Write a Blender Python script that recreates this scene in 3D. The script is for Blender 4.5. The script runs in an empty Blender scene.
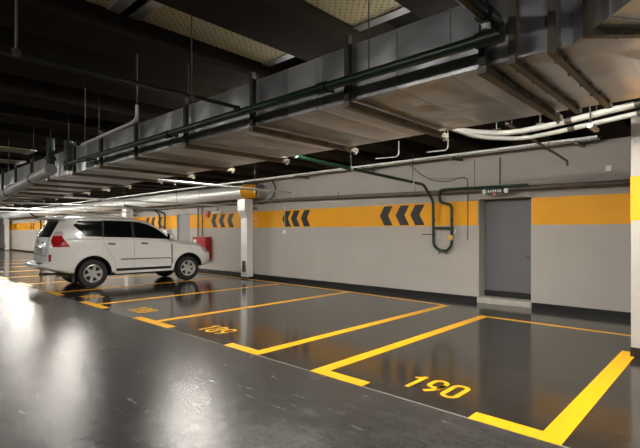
import bpy, bmesh, math, random
from mathutils import Vector, Matrix
from mathutils.bvhtree import BVHTree
random.seed(7)
scene = bpy.context.scene
C = scene.collection
PI = math.pi

# ------------------------------------------------------------------ camera, light, exposure
CAM_Z = 1.53
cam_data = bpy.data.cameras.new('camera')
cam_data.sensor_width = 36.0
cam_data.lens = 445.9 / 640 * 36
cam_data.shift_y = 7.85 / 640
cam_data.clip_start = 0.05
cam_data.clip_end = 300
cam = bpy.data.objects.new('camera', cam_data)
cam.location = (0, 0, CAM_Z)
cam.rotation_euler = (PI / 2, 0, 0.7533)
C.objects.link(cam)
scene.camera = cam

world = bpy.data.worlds.new('world')
world.use_nodes = True
world.node_tree.nodes['Background'].inputs[0].default_value = (0.02, 0.02, 0.02, 1)
world.node_tree.nodes['Background'].inputs[1].default_value = 0.3
scene.world = world
scene.view_settings.view_transform = 'Standard'
scene.view_settings.look = 'None'
scene.view_settings.gamma = 1.0
scene.view_settings.exposure = 0.22
scene.view_settings.use_curve_mapping = False
LAMP_BAY = 230.0       # emission of the lamps over the bays
LAMP_AISLE = 140.0     # emission of the lamps over the drive aisle
scene.cycles.max_bounces = 10
scene.cycles.diffuse_bounces = 5
scene.cycles.glossy_bounces = 5
scene.cycles.sample_clamp_indirect = 6.0
scene.cycles.use_denoising = True

# ------------------------------------------------------------------ materials
def mat(name, col, rough=0.5, metal=0.0, noise=0.0, nscale=4.0, rnoise=0.0, bump=0.0, bscale=40.0,
        emit=0.0, coat=0.0, spec=None):
    m = bpy.data.materials.new(name)
    m.use_nodes = True
    nt = m.node_tree
    b = nt.nodes['Principled BSDF']
    b.inputs['Base Color'].default_value = (*col, 1)
    b.inputs['Roughness'].default_value = rough
    b.inputs['Metallic'].default_value = metal
    if spec is not None:
        b.inputs['Specular IOR Level'].default_value = spec
    if coat:
        b.inputs['Coat Weight'].default_value = coat
        b.inputs['Coat Roughness'].default_value = 0.04
    if emit:
        b.inputs['Emission Color'].default_value = (*col, 1)
        b.inputs['Emission Strength'].default_value = emit
    if noise or rnoise or bump:
        tc = nt.nodes.new('ShaderNodeTexCoord')
        n = nt.nodes.new('ShaderNodeTexNoise')
        n.inputs['Scale'].default_value = nscale
        n.inputs['Detail'].default_value = 6
        nt.links.new(tc.outputs['Object'], n.inputs['Vector'])
        if noise:
            mr = nt.nodes.new('ShaderNodeMapRange')
            mr.inputs[1].default_value = 0.25
            mr.inputs[2].default_value = 0.75
            mr.inputs[3].default_value = 1 - noise
            mr.inputs[4].default_value = 1 + noise
            nt.links.new(n.outputs['Fac'], mr.inputs[0])
            vm = nt.nodes.new('ShaderNodeVectorMath')
            vm.operation = 'SCALE'
            vm.inputs[0].default_value = col
            nt.links.new(mr.outputs[0], vm.inputs['Scale'])
            nt.links.new(vm.outputs[0], b.inputs['Base Color'])
        if rnoise:
            mr = nt.nodes.new('ShaderNodeMapRange')
            mr.inputs[1].default_value = 0.25
            mr.inputs[2].default_value = 0.75
            mr.inputs[3].default_value = max(0.02, rough - rnoise)
            mr.inputs[4].default_value = rough + rnoise
            nt.links.new(n.outputs['Fac'], mr.inputs[0])
            nt.links.new(mr.outputs[0], b.inputs['Roughness'])
        if bump:
            n2 = nt.nodes.new('ShaderNodeTexNoise')
            n2.inputs['Scale'].default_value = bscale
            n2.inputs['Detail'].default_value = 4
            nt.links.new(tc.outputs['Object'], n2.inputs['Vector'])
            bp = nt.nodes.new('ShaderNodeBump')
            bp.inputs['Strength'].default_value = bump
            bp.inputs['Distance'].default_value = 0.01
            nt.links.new(n2.outputs['Fac'], bp.inputs['Height'])
            nt.links.new(bp.outputs[0], b.inputs['Normal'])
    return m

def floor_material():
    m = bpy.data.materials.new('floor_concrete')
    m.use_nodes = True
    nt = m.node_tree
    N, L = nt.nodes, nt.links
    b = N['Principled BSDF']
    tc = N.new('ShaderNodeTexCoord')
    sep = N.new('ShaderNodeSeparateXYZ')
    L.new(tc.outputs['Object'], sep.inputs[0])
    def math_(op, a, bb=None, clamp=False):
        n = N.new('ShaderNodeMath'); n.operation = op; n.use_clamp = clamp
        for i, v in enumerate((a, bb)):
            if v is None: continue
            if isinstance(v, (int, float)): n.inputs[i].default_value = v
            else: L.new(v, n.inputs[i])
        return n.outputs[0]
    def noise(scale, detail=6, rough=.55, vec=None):
        n = N.new('ShaderNodeTexNoise')
        n.inputs['Scale'].default_value = scale
        n.inputs['Detail'].default_value = detail
        n.inputs['Roughness'].default_value = rough
        L.new(vec or tc.outputs['Object'], n.inputs['Vector'])
        return n.outputs['Fac']
    def rng(v, a, bb, c, d):
        n = N.new('ShaderNodeMapRange')
        n.inputs[1].default_value = a; n.inputs[2].default_value = bb
        n.inputs[3].default_value = c; n.inputs[4].default_value = d
        L.new(v, n.inputs[0]); return n.outputs[0]
    def mix(f, a, bb):
        n = N.new('ShaderNodeMix'); n.data_type = 'RGBA'
        if isinstance(f, (int, float)): n.inputs[0].default_value = f
        else: L.new(f, n.inputs[0])
        for i, v in ((6, a), (7, bb)):
            if isinstance(v, tuple): n.inputs[i].default_value = (*v, 1)
            else: L.new(v, n.inputs[i])
        return n.outputs[2]
    bay = math_('GREATER_THAN', sep.outputs['Y'], 3.505)
    big = noise(0.9); mid = noise(5.0); fine = noise(46.0, 8, .7)
    st = N.new('ShaderNodeMapping'); st.inputs['Scale'].default_value = (1.2, 6.5, 1)
    st.inputs['Rotation'].default_value = (0, 0, .5)
    L.new(tc.outputs['Object'], st.inputs[0])
    streak = noise(2.2, 7, .65, st.outputs[0])
    # aisle: worn sealed concrete with pale scuffs; bays: darker brown coating
    ais = mix(rng(big, .3, .7, 0, 1), (.020, .020, .0195), (.042, .041, .0395))
    ais = mix(rng(mid, .45, .7, 0, .35), ais, (.085, .083, .078))
    ais = mix(rng(streak, .5, .85, 0, .4), ais, (.10, .098, .093))
    ais = mix(rng(fine, .5, .75, 0, .6), ais, (.09, .09, .086))
    by = mix(rng(big, .3, .7, 0, 1), (.016, .014, .0115), (.026, .023, .019))
    by = mix(rng(streak, .55, .85, 0, .45), by, (.08, .072, .063))
    fm = N.new('ShaderNodeMapping'); fm.inputs['Scale'].default_value = (9, 22, 1); fm.inputs['Rotation'].default_value = (0, 0, -.6)
    L.new(tc.outputs['Object'], fm.inputs[0])
    by = mix(rng(mid, .42, .7, 0, .5), by, (.05, .041, .031))
    fleck = noise(1.0, 3, .5, fm.outputs[0])
    by = mix(rng(fleck, .60, .68, 0, .28), by, (.17, .155, .135))
    col = mix(bay, ais, by)
    seam = math_('LESS_THAN', math_('ABSOLUTE', math_('SUBTRACT', sep.outputs['Y'], 3.505)), .011)
    col = mix(seam, col, (.20, .20, .19))
    L.new(col, b.inputs['Base Color'])
    ra = rng(streak, .3, .75, .215, .29)
    rb = rng(streak, .3, .75, .07, .17)
    rr = N.new('ShaderNodeMix')
    L.new(bay, rr.inputs[0]); L.new(ra, rr.inputs[2]); L.new(rb, rr.inputs[3])
    L.new(rr.outputs[0], b.inputs['Roughness'])
    bp = N.new('ShaderNodeBump')
    bs = N.new('ShaderNodeMix')
    L.new(bay, bs.inputs[0]); bs.inputs[2].default_value = .17; bs.inputs[3].default_value = .03
    L.new(bs.outputs[0], bp.inputs['Strength'])
    bp.inputs['Distance'].default_value = .008
    L.new(noise(110.0, 3, .6), bp.inputs['Height'])
    L.new(bp.outputs[0], b.inputs['Normal'])
    return m

M = {}
M['floor'] = floor_material()
M['wall'] = mat('wall_paint', (.43, .405, .37), .75, noise=.05, nscale=1.3, bump=.12, bscale=25)
M['yellow'] = mat('yellow_wall_paint', (.90, .405, .001), .6, noise=.05, nscale=2)
M['black_paint'] = mat('black_wall_paint', (.028, .027, .026), .5)
M['chevron'] = mat('chevron_paint', (.022, .021, .018), .6)
M['line'] = mat('yellow_floor_paint', (.86, .42, .001), .38, noise=.07, nscale=9, rnoise=.12)
M['black_base'] = mat('black_skirting', (.012, .012, .012), .35)
M['soffit'] = mat('dark_ceiling_paint', (.021, .0165, .012), .9, spec=.04, noise=.15, nscale=2)
M['slab'] = mat('black_ceiling_paint', (.004, .004, .004), .9, spec=.03)
M['perf'] = None
def duct_material():
    m = mat('galvanised_sheet', (.68, .69, .71), .30, .78, noise=.07, nscale=1.6, rnoise=.03, bump=.9, bscale=3.2)
    m.node_tree.nodes['Bump'].inputs['Distance'].default_value = .03
    m.node_tree.nodes['Noise Texture.001'].inputs['Detail'].default_value = 1.5
    nt = m.node_tree; N, L = nt.nodes, nt.links
    b = N['Principled BSDF']
    src = b.inputs['Base Color'].links[0].from_socket
    tc = N.new('ShaderNodeTexCoord'); sp = N.new('ShaderNodeSeparateXYZ'); L.new(tc.outputs['Object'], sp.inputs[0])
    dv = N.new('ShaderNodeMath'); dv.operation = 'DIVIDE'; L.new(sp.outputs['X'], dv.inputs[0]); dv.inputs[1].default_value = .383
    fl = N.new('ShaderNodeMath'); fl.operation = 'FLOOR'; L.new(dv.outputs[0], fl.inputs[0])
    wn = N.new('ShaderNodeTexWhiteNoise'); wn.noise_dimensions = '1D'; L.new(fl.outputs[0], wn.inputs['W'])
    mr = N.new('ShaderNodeMapRange'); L.new(wn.outputs['Value'], mr.inputs[0]); mr.inputs[3].default_value = .72; mr.inputs[4].default_value = 1.12
    vm = N.new('ShaderNodeVectorMath'); vm.operation = 'SCALE'; L.new(src, vm.inputs[0]); L.new(mr.outputs[0], vm.inputs['Scale'])
    L.new(vm.outputs[0], b.inputs['Base Color'])
    return m
M['duct'] = duct_material()
M['silver'] = mat('bright_galvanised_sheet', (.90, .90, .88), .42, .3, noise=.05, nscale=3, rnoise=.06)
M['flange'] = mat('dull_steel_flange', (.17, .15, .11), .5, .5, noise=.2, nscale=9)
M['strut'] = mat('shaded_strut_steel', (.045, .042, .035), .5, .3)  # hanger steel darkened: the struts' shadow side is put into the colour
M['rod'] = mat('zinc_rod', (.075, .07, .06), .45, .5)
M['green'] = mat('green_pipe_paint', (.008, .032, .015), .35, noise=.15, nscale=6)
M['darkpipe'] = mat('dark_green_black_pipe_paint', (.012, .020, .015), .35, noise=.15, nscale=6)
M['dusty'] = mat('dusty_pipe_paint', (.13, .115, .095), .45, noise=.2, nscale=4)
M['greypipe'] = mat('grey_pipe_paint', (.62, .62, .59), .4, .3, noise=.1, nscale=4)
M['white'] = mat('white_plastic', (.78, .78, .76), .4)
M['conduit'] = mat('pale_conduit', (.50, .49, .46), .35, .2)
M['door'] = mat('grey_door_paint', (.125, .125, .130), .5, noise=.05, nscale=3)
M['door_pale'] = mat('pale_grey_door_paint', (.27, .27, .275), .5, noise=.05, nscale=3)
M['jamb'] = mat('pale_reveal_paint', (.48, .46, .42), .6)
M['threshold'] = mat('concrete_threshold', (.42, .40, .35), .7, noise=.12, nscale=8)
M['red'] = mat('red_enamel', (.36, .012, .010), .35)
M['redlens'] = mat('red_lens', (.75, .12, .11), .25)
M['redled'] = mat('red_indicator', (1.0, .10, .08), .3, emit=1.2)
M['brass'] = mat('brass_valve', (.75, .5, .12), .35, .9)
M['black'] = mat('black_plastic', (.012, .012, .012), .45)
M['signgreen'] = mat('dark_green_sign', (.015, .045, .028), .4)
M['signwhite'] = mat('pale_sign_mark', (.62, .68, .6), .5)
M['lamp_body'] = mat('lamp_housing', (.7, .7, .7), .5)
M['glow_bay'] = mat('lamp_diffuser_bay', (1.0, .95, .87), .5, emit=LAMP_BAY)
M['glow_aisle'] = mat('lamp_diffuser_aisle', (1.0, .96, .90), .5, emit=LAMP_AISLE)
M['carpaint'] = mat('pearl_white_paint', (.86, .85, .82), .32, .0, coat=.3)
M['glass'] = mat('dark_tinted_glass', (.005, .005, .005), .14, spec=.12)
M['rubber'] = mat('tyre_rubber', (.020, .020, .020), .6, noise=.2, nscale=20)
M['alloy'] = mat('alloy_rim', (.78, .78, .78), .32, .7)
M['chrome'] = mat('chrome', (.8, .8, .8), .12, 1.0)
M['seam'] = mat('panel_gap', (.22, .215, .20), .6)
M['tail'] = mat('red_tail_lens', (.42, .008, .010), .12, coat=.5)
M['tailclear'] = mat('clear_tail_lens', (.66, .50, .48), .12, coat=.5)
M['headlight'] = mat('headlight_lens', (.55, .55, .55), .1, .4, coat=.5)
M['plate'] = mat('number_plate', (.50, .50, .48), .4)

def perforated():
    m = bpy.data.materials.new('perforated_sheet')
    m.use_nodes = True
    nt = m.node_tree; N, L = nt.nodes, nt.links
    b = N['Principled BSDF']
    tc = N.new('ShaderNodeTexCoord')
    mp = N.new('ShaderNodeMapping'); mp.inputs['Scale'].default_value = (21, 21, 21)
    mp.inputs['Rotation'].default_value = (0, 0, .785)
    L.new(tc.outputs['Object'], mp.inputs[0])
    v = N.new('ShaderNodeTexVoronoi'); v.inputs['Randomness'].default_value = 0.08
    v.inputs['Scale'].default_value = 1.0
    L.new(mp.outputs[0], v.inputs['Vector'])
    r = N.new('ShaderNodeValToRGB')
    r.color_ramp.elements[0].position = .20; r.color_ramp.elements[0].color = (.01, .009, .006, 1)
    r.color_ramp.elements[1].position = .34; r.color_ramp.elements[1].color = (.50, .42, .23, 1)
    L.new(v.outputs['Distance'], r.inputs[0])
    L.new(r.outputs[0], b.inputs['Base Color'])
    b.inputs['Roughness'].default_value = .6
    b.inputs['Metallic'].default_value = .2
    return m
M['perf'] = perforated()

# ------------------------------------------------------------------ mesh helpers
class MB:
    def __init__(s):
        s.bm = bmesh.new()
        s.mi = 0
    def face(s, vs):
        try:
            f = s.bm.faces.new(vs); f.material_index = s.mi; return f
        except ValueError:
            return None
    def box(s, x0, x1, y0, y1, z0, z1, rot=None, about=(0, 0, 0)):
        ps = [Vector((x, y, z)) for z in (z0, z1) for y in (y0, y1) for x in (x0, x1)]
        if rot is not None:
            a = Vector(about); ps = [rot @ (p - a) + a for p in ps]
        v = [s.bm.verts.new(p) for p in ps]
        for f in ((0, 2, 3, 1), (4, 5, 7, 6), (0, 1, 5, 4), (2, 6, 7, 3), (0, 4, 6, 2), (1, 3, 7, 5)):
            s.face([v[i] for i in f])
        return s
    def hexa(s, pts):      # 8 points: bottom 4 round, top 4 round
        v = [s.bm.verts.new(p) for p in pts]
        for f in ((3, 2, 1, 0), (4, 5, 6, 7), (0, 1, 5, 4), (1, 2, 6, 5), (2, 3, 7, 6), (3, 0, 4, 7)):
            s.face([v[i] for i in f])
        return s
    def tube(s, pts, r, n=10, fillet=0.0, caps=True):
        P = [Vector(p) for p in pts]
        if fillet:
            Q = [P[0]]
            for i in range(1, len(P) - 1):
                a, b, c = P[i - 1], P[i], P[i + 1]
                d1, d2 = (a - b), (c - b)
                f = min(fillet, d1.length * .48, d2.length * .48)
                p1, p2 = b + d1.normalized() * f, b + d2.normalized() * f
                for k in range(7):
                    t = k / 6
                    Q.append(p1 * (1 - t) ** 2 + b * 2 * t * (1 - t) + p2 * t * t)
            Q.append(P[-1]); P = Q
        rad = r if isinstance(r, (list, tuple)) else [r] * len(P)
        rings = []
        d = (P[1] - P[0]).normalized()
        u = d.orthogonal().normalized()
        for i, p in enumerate(P):
            if i == 0: t = P[1] - P[0]
            elif i == len(P) - 1: t = P[-1] - P[-2]
            else: t = (P[i + 1] - P[i]).normalized() + (P[i] - P[i - 1]).normalized()
            t.normalize()
            u = (u - t * u.dot(t)).normalized()
            w = t.cross(u)
            rings.append([s.bm.verts.new(p + (u * math.cos(a) + w * math.sin(a)) * rad[i]) for a in [2 * PI * k / n for k in range(n)]])
        for a, b in zip(rings, rings[1:]):
            for k in range(n):
                s.face([a[k], a[(k + 1) % n], b[(k + 1) % n], b[k]])
        if caps:
            s.face(rings[0][::-1]); s.face(rings[-1])
        return s
    def lathe(s, prof, origin, axis, n=32):   # prof [(r, h)] round axis
        o = Vector(origin); a = Vector(axis).normalized()
        u = a.orthogonal().normalized(); w = a.cross(u)
        rings = []
        for r, h in prof:
            if r < 1e-5: rings.append([s.bm.verts.new(o + a * h)])
            else: rings.append([s.bm.verts.new(o + a * h + (u * math.cos(t) + w * math.sin(t)) * r) for t in [2 * PI * k / n for k in range(n)]])
        for A, B in zip(rings, rings[1:]):
            for k in range(n):
                k2 = (k + 1) % n
                if len(A) == 1 and len(B) == 1: continue
                if len(A) == 1: s.face([A[0], B[k2], B[k]])
                elif len(B) == 1: s.face([A[k], A[k2], B[0]])
                else: s.face([A[k], A[k2], B[k2], B[k]])
        return s
    def prism(s, poly, fn, lo, hi):            # poly [(a,b)], fn(a,b,c) -> point
        A = [s.bm.verts.new(fn(a, b, lo)) for a, b in poly]
        B = [s.bm.verts.new(fn(a, b, hi)) for a, b in poly]
        n = len(poly)
        s.face(A[::-1]); s.face(B)
        for k in range(n):
            s.face([A[k], A[(k + 1) % n], B[(k + 1) % n], B[k]])
        return s
    def build(s, name, m, parent=None, smooth=False, bevel=0.0, origin=None, keep=False):
        bm = s.bm
        bmesh.ops.recalc_face_normals(bm, faces=bm.faces[:])
        if bevel:
            es = [e for e in bm.edges if len(e.link_faces) == 2 and e.calc_face_angle(0) > .6]
            bmesh.ops.bevel(bm, geom=es, offset=bevel, segments=2, profile=.6, affect='EDGES')
        if origin is None:
            if parent is not None:
                origin = Vector((0, 0, 0)) if keep else Vector(parent.get('_o', (0, 0, 0)))
            elif keep: origin = Vector((0, 0, 0))
            else:
                xs = [v.co for v in bm.verts]
                origin = Vector(((min(p.x for p in xs) + max(p.x for p in xs)) / 2, (min(p.y for p in xs) + max(p.y for p in xs)) / 2, min(p.z for p in xs)))
        origin = Vector(origin)
        bmesh.ops.translate(bm, verts=bm.verts[:], vec=-origin)
        me = bpy.data.meshes.new(name)
        if smooth:
            for f in bm.faces: f.smooth = True
            for e in bm.edges:
                if len(e.link_faces) == 2 and e.calc_face_angle(0) > .7: e.smooth = False
        bm.to_mesh(me); bm.free()
        for mm in (m if isinstance(m, (list, tuple)) else [m]):
            me.materials.append(mm)
        o = bpy.data.objects.new(name, me)
        C.objects.link(o)
        if parent is not None:
            o.parent = parent
            po = Vector(parent.get('_o', (0, 0, 0)))
            o.location = (origin - po) if not keep else (0, 0, 0)
            o['_o'] = tuple(origin) if not keep else (0, 0, 0)
        else:
            o.location = origin
            o['_o'] = tuple(origin)
        return o

def tag(o, label, cat, group=None, kind=None):
    o['label'] = label; o['category'] = cat
    if group: o['group'] = group
    if kind: o['kind'] = kind
    return o
def thing(name, loc, label, cat, group=None):
    o = bpy.data.objects.new(name, None)
    C.objects.link(o); o.location = loc; o['_o'] = tuple(loc)
    o.empty_display_size = .1
    return tag(o, label, cat, group)
def struct(mb, name, m, **k):
    o = mb.build(name, m, **k); o['kind'] = 'structure'; return o
def clone(root):
    r = root.copy(); C.objects.link(r)
    for ch in list(root.children):
        c = ch.copy(); C.objects.link(c); c.parent = r
        for g in ch.children:
            d = g.copy(); C.objects.link(d); d.parent = c
    return r
ORD = ['first', 'second', 'third', 'fourth', 'fifth', 'sixth', 'seventh', 'eighth', 'ninth', 'tenth', 'eleventh', 'twelfth',
       'thirteenth', 'fourteenth', 'fifteenth', 'sixteenth', 'seventeenth', 'eighteenth', 'nineteenth', 'twentieth',
       'twenty-first', 'twenty-second', 'twenty-third', 'twenty-fourth', 'twenty-fifth', 'twenty-sixth', 'twenty-seventh',
       'twenty-eighth', 'twenty-ninth', 'thirtieth', 'thirty-first', 'thirty-second', 'thirty-third', 'thirty-fourth',
       'thirty-fifth', 'thirty-sixth', 'thirty-seventh', 'thirty-eighth', 'thirty-ninth', 'fortieth']

# ------------------------------------------------------------------ room shell
XL, XR, YF, YW, ZC, ZB = -52.0, 6.0, -9.0, 9.42, 3.6, 3.2
DOORS = [(-4.13, -3.01), (-16.96, -15.95)]
DTOP = 2.26
BAND0, BAND1 = 1.67, 2.21

struct(MB().box(XL - .3, XR + .3, YF - .3, YW + .6, -.2, 0), 'floor', M['floor'], keep=True)
struct(MB().box(XL - .3, XR + .3, YF - .3, YW + .6, ZC, ZC + .2), 'ceiling', M['slab'], keep=True)

w = MB()
xs = sorted([XL, XR] + [v for d in DOORS for v in d])
for a, b in zip(xs, xs[1:]):
    isdoor = any(abs(a - d[0]) < 1e-6 for d in DOORS)
    w.box(a, b, YW, YW + .34, DTOP if isdoor else 0, ZB)
    w.mi = 1
    w.box(a, b, YW, YW + .34, ZB, ZC)
    w.mi = 0
wall = struct(w, 'wall_back', [M['wall'], M['slab']], keep=True)
wall['label'] = 'long grey wall with a yellow band behind the parking bays'
struct(MB().box(XL - .3, XL, YF, YW, 0, ZC), 'wall_left', M['wall'], keep=True)
struct(MB().box(XR, XR + .3, YF, YW, 0, ZC), 'wall_right', M['wall'], keep=True)
struct(MB().box(XL - .3, XR + .3, YF - .3, YF, 0, ZC), 'wall_front', M['wall'], keep=True)

b = MB()
for a, c in ((XL, -16.96), (-15.95, -4.13), (-3.01, XR)):
    b.box(a, c, YW - .012, YW, 0, .118)
struct(b, 'baseboard_back', M['black_base'], keep=True)

# ceiling beams run from the wall across the hall
beam_x = [-4.35 - 1.27 * k for k in range(-6, 37)]
beam0 = None
for x in beam_x:
    if beam0 is None:
        beam0 = struct(MB().box(-.275, .275, YF, YW, ZB, ZC), 'ceiling_beam', M['soffit'], origin=(0, 0, 0), keep=False)
        o = beam0
    else:
        o = beam0.copy(); C.objects.link(o)
    o.location = (x + .275, 0, 0)
def ceil_z(x):
    for bx in beam_x:
        if bx - .01 < x < bx + .56: return ZB
    return ZC

# doorways
for i, ((a, c), nm) in enumerate(zip(DOORS, ('door_1', 'door_2'))):
    d = thing(nm, ((a + c) / 2, YW + .33, 0), '', 'door')
    del d['category']; d['kind'] = 'structure'
    d['label'] = ('grey steel door recessed in the wall beside number 190 bay', 'grey door beside the red fire cabinet behind the car')[i]
    dy = (YW + .31, YW + .06)[i]
    MB().box(a + .02, c - .02, dy, dy + .06, .16, DTOP).build('door_leaf', (M['door'], M['door_pale'])[i], d)
    MB().box(a + .02, c - .02, dy - .015, dy, .12, .25).build('kick_strip', M['black_base'], d)
    m = MB(); m.box(a + .001, a + .022, YW + .01, YW + .36, .12, DTOP); m.box(c - .022, c - .001, YW + .01, YW + .36, .12, DTOP)
    m.box(a + .001, c - .001, YW + .01, YW + .36, DTOP - .02, DTOP - .001)
    m.build('door_frame', M['jamb'], d)
    m = MB(); m.box(a + .001, c - .001, YW - .05, YW + .36, 0, .12)
    m.build('threshold', M['threshold'], d, bevel=.008)
    h = MB(); h.tube([(c - .10, dy, 1.02), (c - .10, dy - .05, 1.02), (c - .22, dy - .05, 1.02)], .011, 8, .02)
    h.lathe([(.0, 0), (.028, 0), (.028, .012), (0, .012)], (c - .10, dy, 1.02), (0, -1, 0), 16)
    h.build('door_handle', M['chrome'], d, smooth=True)

# yellow painted bands on the wall, each with its dark chevrons
def band(x0, x1, label, chevs):
    b = thing('painted_band', ((x0 + x1) / 2, YW - .001, BAND0), label, 'painted band', 'yellow wall bands')
    MB().box(x0, x1, YW - .004, YW, BAND0, BAND1).build('band_paint', M['yellow'], b)
    zm = (BAND0 + BAND1) / 2
    for tip in chevs:
        t, th, dx = tip, .255, .14
        poly = [(t, zm), (t + dx, BAND1 - .03), (t + dx + th, BAND1 - .03), (t + th, zm), (t + dx + th, BAND0 + .02), (t + dx, BAND0 + .02)]
        MB().prism(poly, lambda a, bb, c: Vector((a, c, bb)), YW - .007, YW - .0035).build('chevron_mark', M['chevron'], b)
band(-3.01, XR, 'plain yellow wall band right of the grey doorway', [])
band(-15.95, -4.13, 'long yellow wall band with chevrons left of the grey doorway',
     [-6.72, -6.24, -5.82, -10.45, -10.06, -9.62, -14.42, -13.92, -13.40])
band(-46, -16.96, 'yellow wall band with chevrons behind the white car',
     [-19.75, -19.2, -18.6, -37.6, -38.2, -42.5, -43.1])

# right-hand column
c = MB(); c.box(-.96, -.16, 6.60, 7.4, 0, 2.95)
col = thing('concrete_column', (-.56, 7.0, 0), 'grey square column with a yellow band at the right edge of the picture', 'column')
c.build('shaft', M['wall'], col, bevel=.006)
MB().box(-.964, -.156, 6.596, 7.404, BAND0, BAND1).build('painted_band', M['yellow'], col)
MB().box(-.966, -.154, 6.594, 7.406, 0, .118).build('column_base', M['black_base'], col)
struct(MB().box(-1.0, -.12, YF, YW, 2.95, ZB), 'ceiling_girder', M['soffit'], keep=True)

# ------------------------------------------------------------------ floor markings
LZ = .003
def marking(polys, label, name='bay_line', cat='floor marking', group='yellow bay lines'):
    m = MB()
    for p in polys:
        m.prism(p, lambda a, bb, cc: Vector((a, bb, cc)), .0005, LZ)
    return tag(m.build(name, M['line']), label, cat, group)
def rect(x0, x1, y0, y1): return [(x0, y0), (x1, y0), (x1, y1), (x0, y1)]
LW = .165
YS = 3.50
marking([[(-.925, YS), (-.925, 6.85), (-1.09, 6.85), (-1.09, YS + LW), (-1.62, YS + LW), (-1.62, YS)]],
        'wide yellow L line from the right column towards the aisle')
marking([[(-3.44, YS), (-2.72, YS), (-2.72, YS + .15), (-3.28, YS + .15), (-3.28, 7.97), (-3.44, 7.97)]],
        'yellow L line on the left side of the bay numbered 190')
marking([rect(-3.27, -.98, 7.87, 7.97)], 'thin yellow line closing the rear of the 190 bay')
marking([[(-4.35, YS), (-4.35, 8.58), (-4.51, 8.58), (-4.51, YS + .15), (-5.07, YS + .15), (-5.07, YS)]],
        'yellow L line on the right side of the bay numbered 189')
tx = [-7.24, -9.86, -12.53, -15.15, -17.8, -20.4, -23.0, -25.6, -28.2]
tl = ['yellow T line between the bays numbered 188 and 189', 'yellow T line between the bays numbered 187 and 188',
      'yellow T line that runs under the rear of the white car', 'first yellow T line left of the white car',
      'second yellow T line left of the white car', 'third yellow T line left of the white car',
      'fourth yellow T line left of the white car', 'fifth yellow T line left of the white car', 'sixth yellow T line left of the white car']
for x, l in zip(tx, tl):
    marking([rect(x - .62, x + .62, YS, YS + .16), rect(x - .07, x + .07, YS + .16, 8.72)], l)
m = MB()
bl = [(-4.52, 8.52), (-7.0, 8.74), (-13, 8.93), (-46, 9.0)]
for (x0, y0), (x1, y1) in zip(bl, bl[1:]):
    m.prism([(x0, y0), (x1, y1), (x1, y1 + .10), (x0, y0 + .10)], lambda a, bb, cc: Vector((a, bb, cc)), .0005, LZ - .0005)
tag(m.build('bay_line', M['line']), 'long thin yellow line along the foot of the back wall', 'floor marking', 'yellow bay lines')

def stroke(pts, wd, closed=False):
    P = [Vector((a, b)) for a, b in pts]
    n = len(P); L_, R_ = [], []
    for i in range(n):
        if closed: a, b = P[(i - 1) % n], P[(i + 1) % n]
        else: a, b = P[max(i - 1, 0)], P[min(i + 1, n - 1)]
        if closed or 0 < i < n - 1:
            d1 = (P[i] - a).normalized(); d2 = (b - P[i]).normalized(); t = (d1 + d2).normalized()
        else: t = (b - a).normalized()
        nn = Vector((-t.y, t.x)) * wd / 2
        L_.append(P[i] + nn); R_.append(P[i] - nn)
    q = []
    for i in range(n if closed else n - 1):
        j = (i + 1) % n
        q.append([L_[i], L_[j], R_[j], R_[i]])
    return q
def arc(cx, cy, rx, ry, a0, a1, n=12):
    return [(cx + rx * math.cos(math.radians(a0 + (a1 - a0) * k / n)), cy + ry * math.sin(math.radians(a0 + (a1 - a0) * k / n))) for k in range(n + 1)]
def rrect(cx, cy, hx, hy, r, n=4):
    p = []
    for sx, sy, a in ((1, -1, -90), (1, 1, 0), (-1, 1, 90), (-1, -1, 180)):
        p += arc(cx + sx * (hx - r), cy + sy * (hy - r), r, r, a, a + 90, n)
    return p
def digit(ch):      # inside a cell 0.15 wide, 0.38 high; returns strokes (points, closed)
    if ch == '0': return [(rrect(.075, .19, .056, .168, .055), True)]
    if ch == '1': return [([(.02, .285), (.06, .315), (.088, .358)], False), ([(.088, .379), (.088, .0)], False)]
    if ch == '8': return [(rrect(.075, .278, .048, .080, .046), True), (rrect(.075, .11, .056, .088, .05), True)]
    if ch == '9': return [(rrect(.075, .255, .056, .103, .055), True), ([(.131, .27), (.131, .20), (.122, .14), (.10, .085), (.055, .018)], False)]
    if ch == '7': return [([(.012, .358), (.138, .358), (.055, 0)], False)]
def number(s, cx, y0, label, skew=0.0, sx=1.17, sy=1.05):
    m = MB(); wdt = .185 * len(s) * sx
    for i, ch in enumerate(s):
        for pts, cl in digit(ch):
            for q in stroke(pts, .042, cl):
                m.prism([(cx - wdt / 2 + (p.x + .185 * i) * sx + skew * p.y, y0 + p.y * sy) for p in q], lambda a, bb, cc: Vector((a, bb, cc)), .0005, LZ)
    tag(m.build('bay_number', M['line']), label, 'bay number', 'painted bay numbers')
number('190', -2.17, 3.80, 'yellow number 190 painted on the nearest bay')
number('189', -5.93, 3.79, 'yellow number 189 painted on the floor of the next bay')
number('188', -8.48, 3.79, 'yellow number 188 painted on the floor near the white car')
number('187', -11.15, 3.79, 'yellow number 187 painted beside the white car rear wheel')

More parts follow.
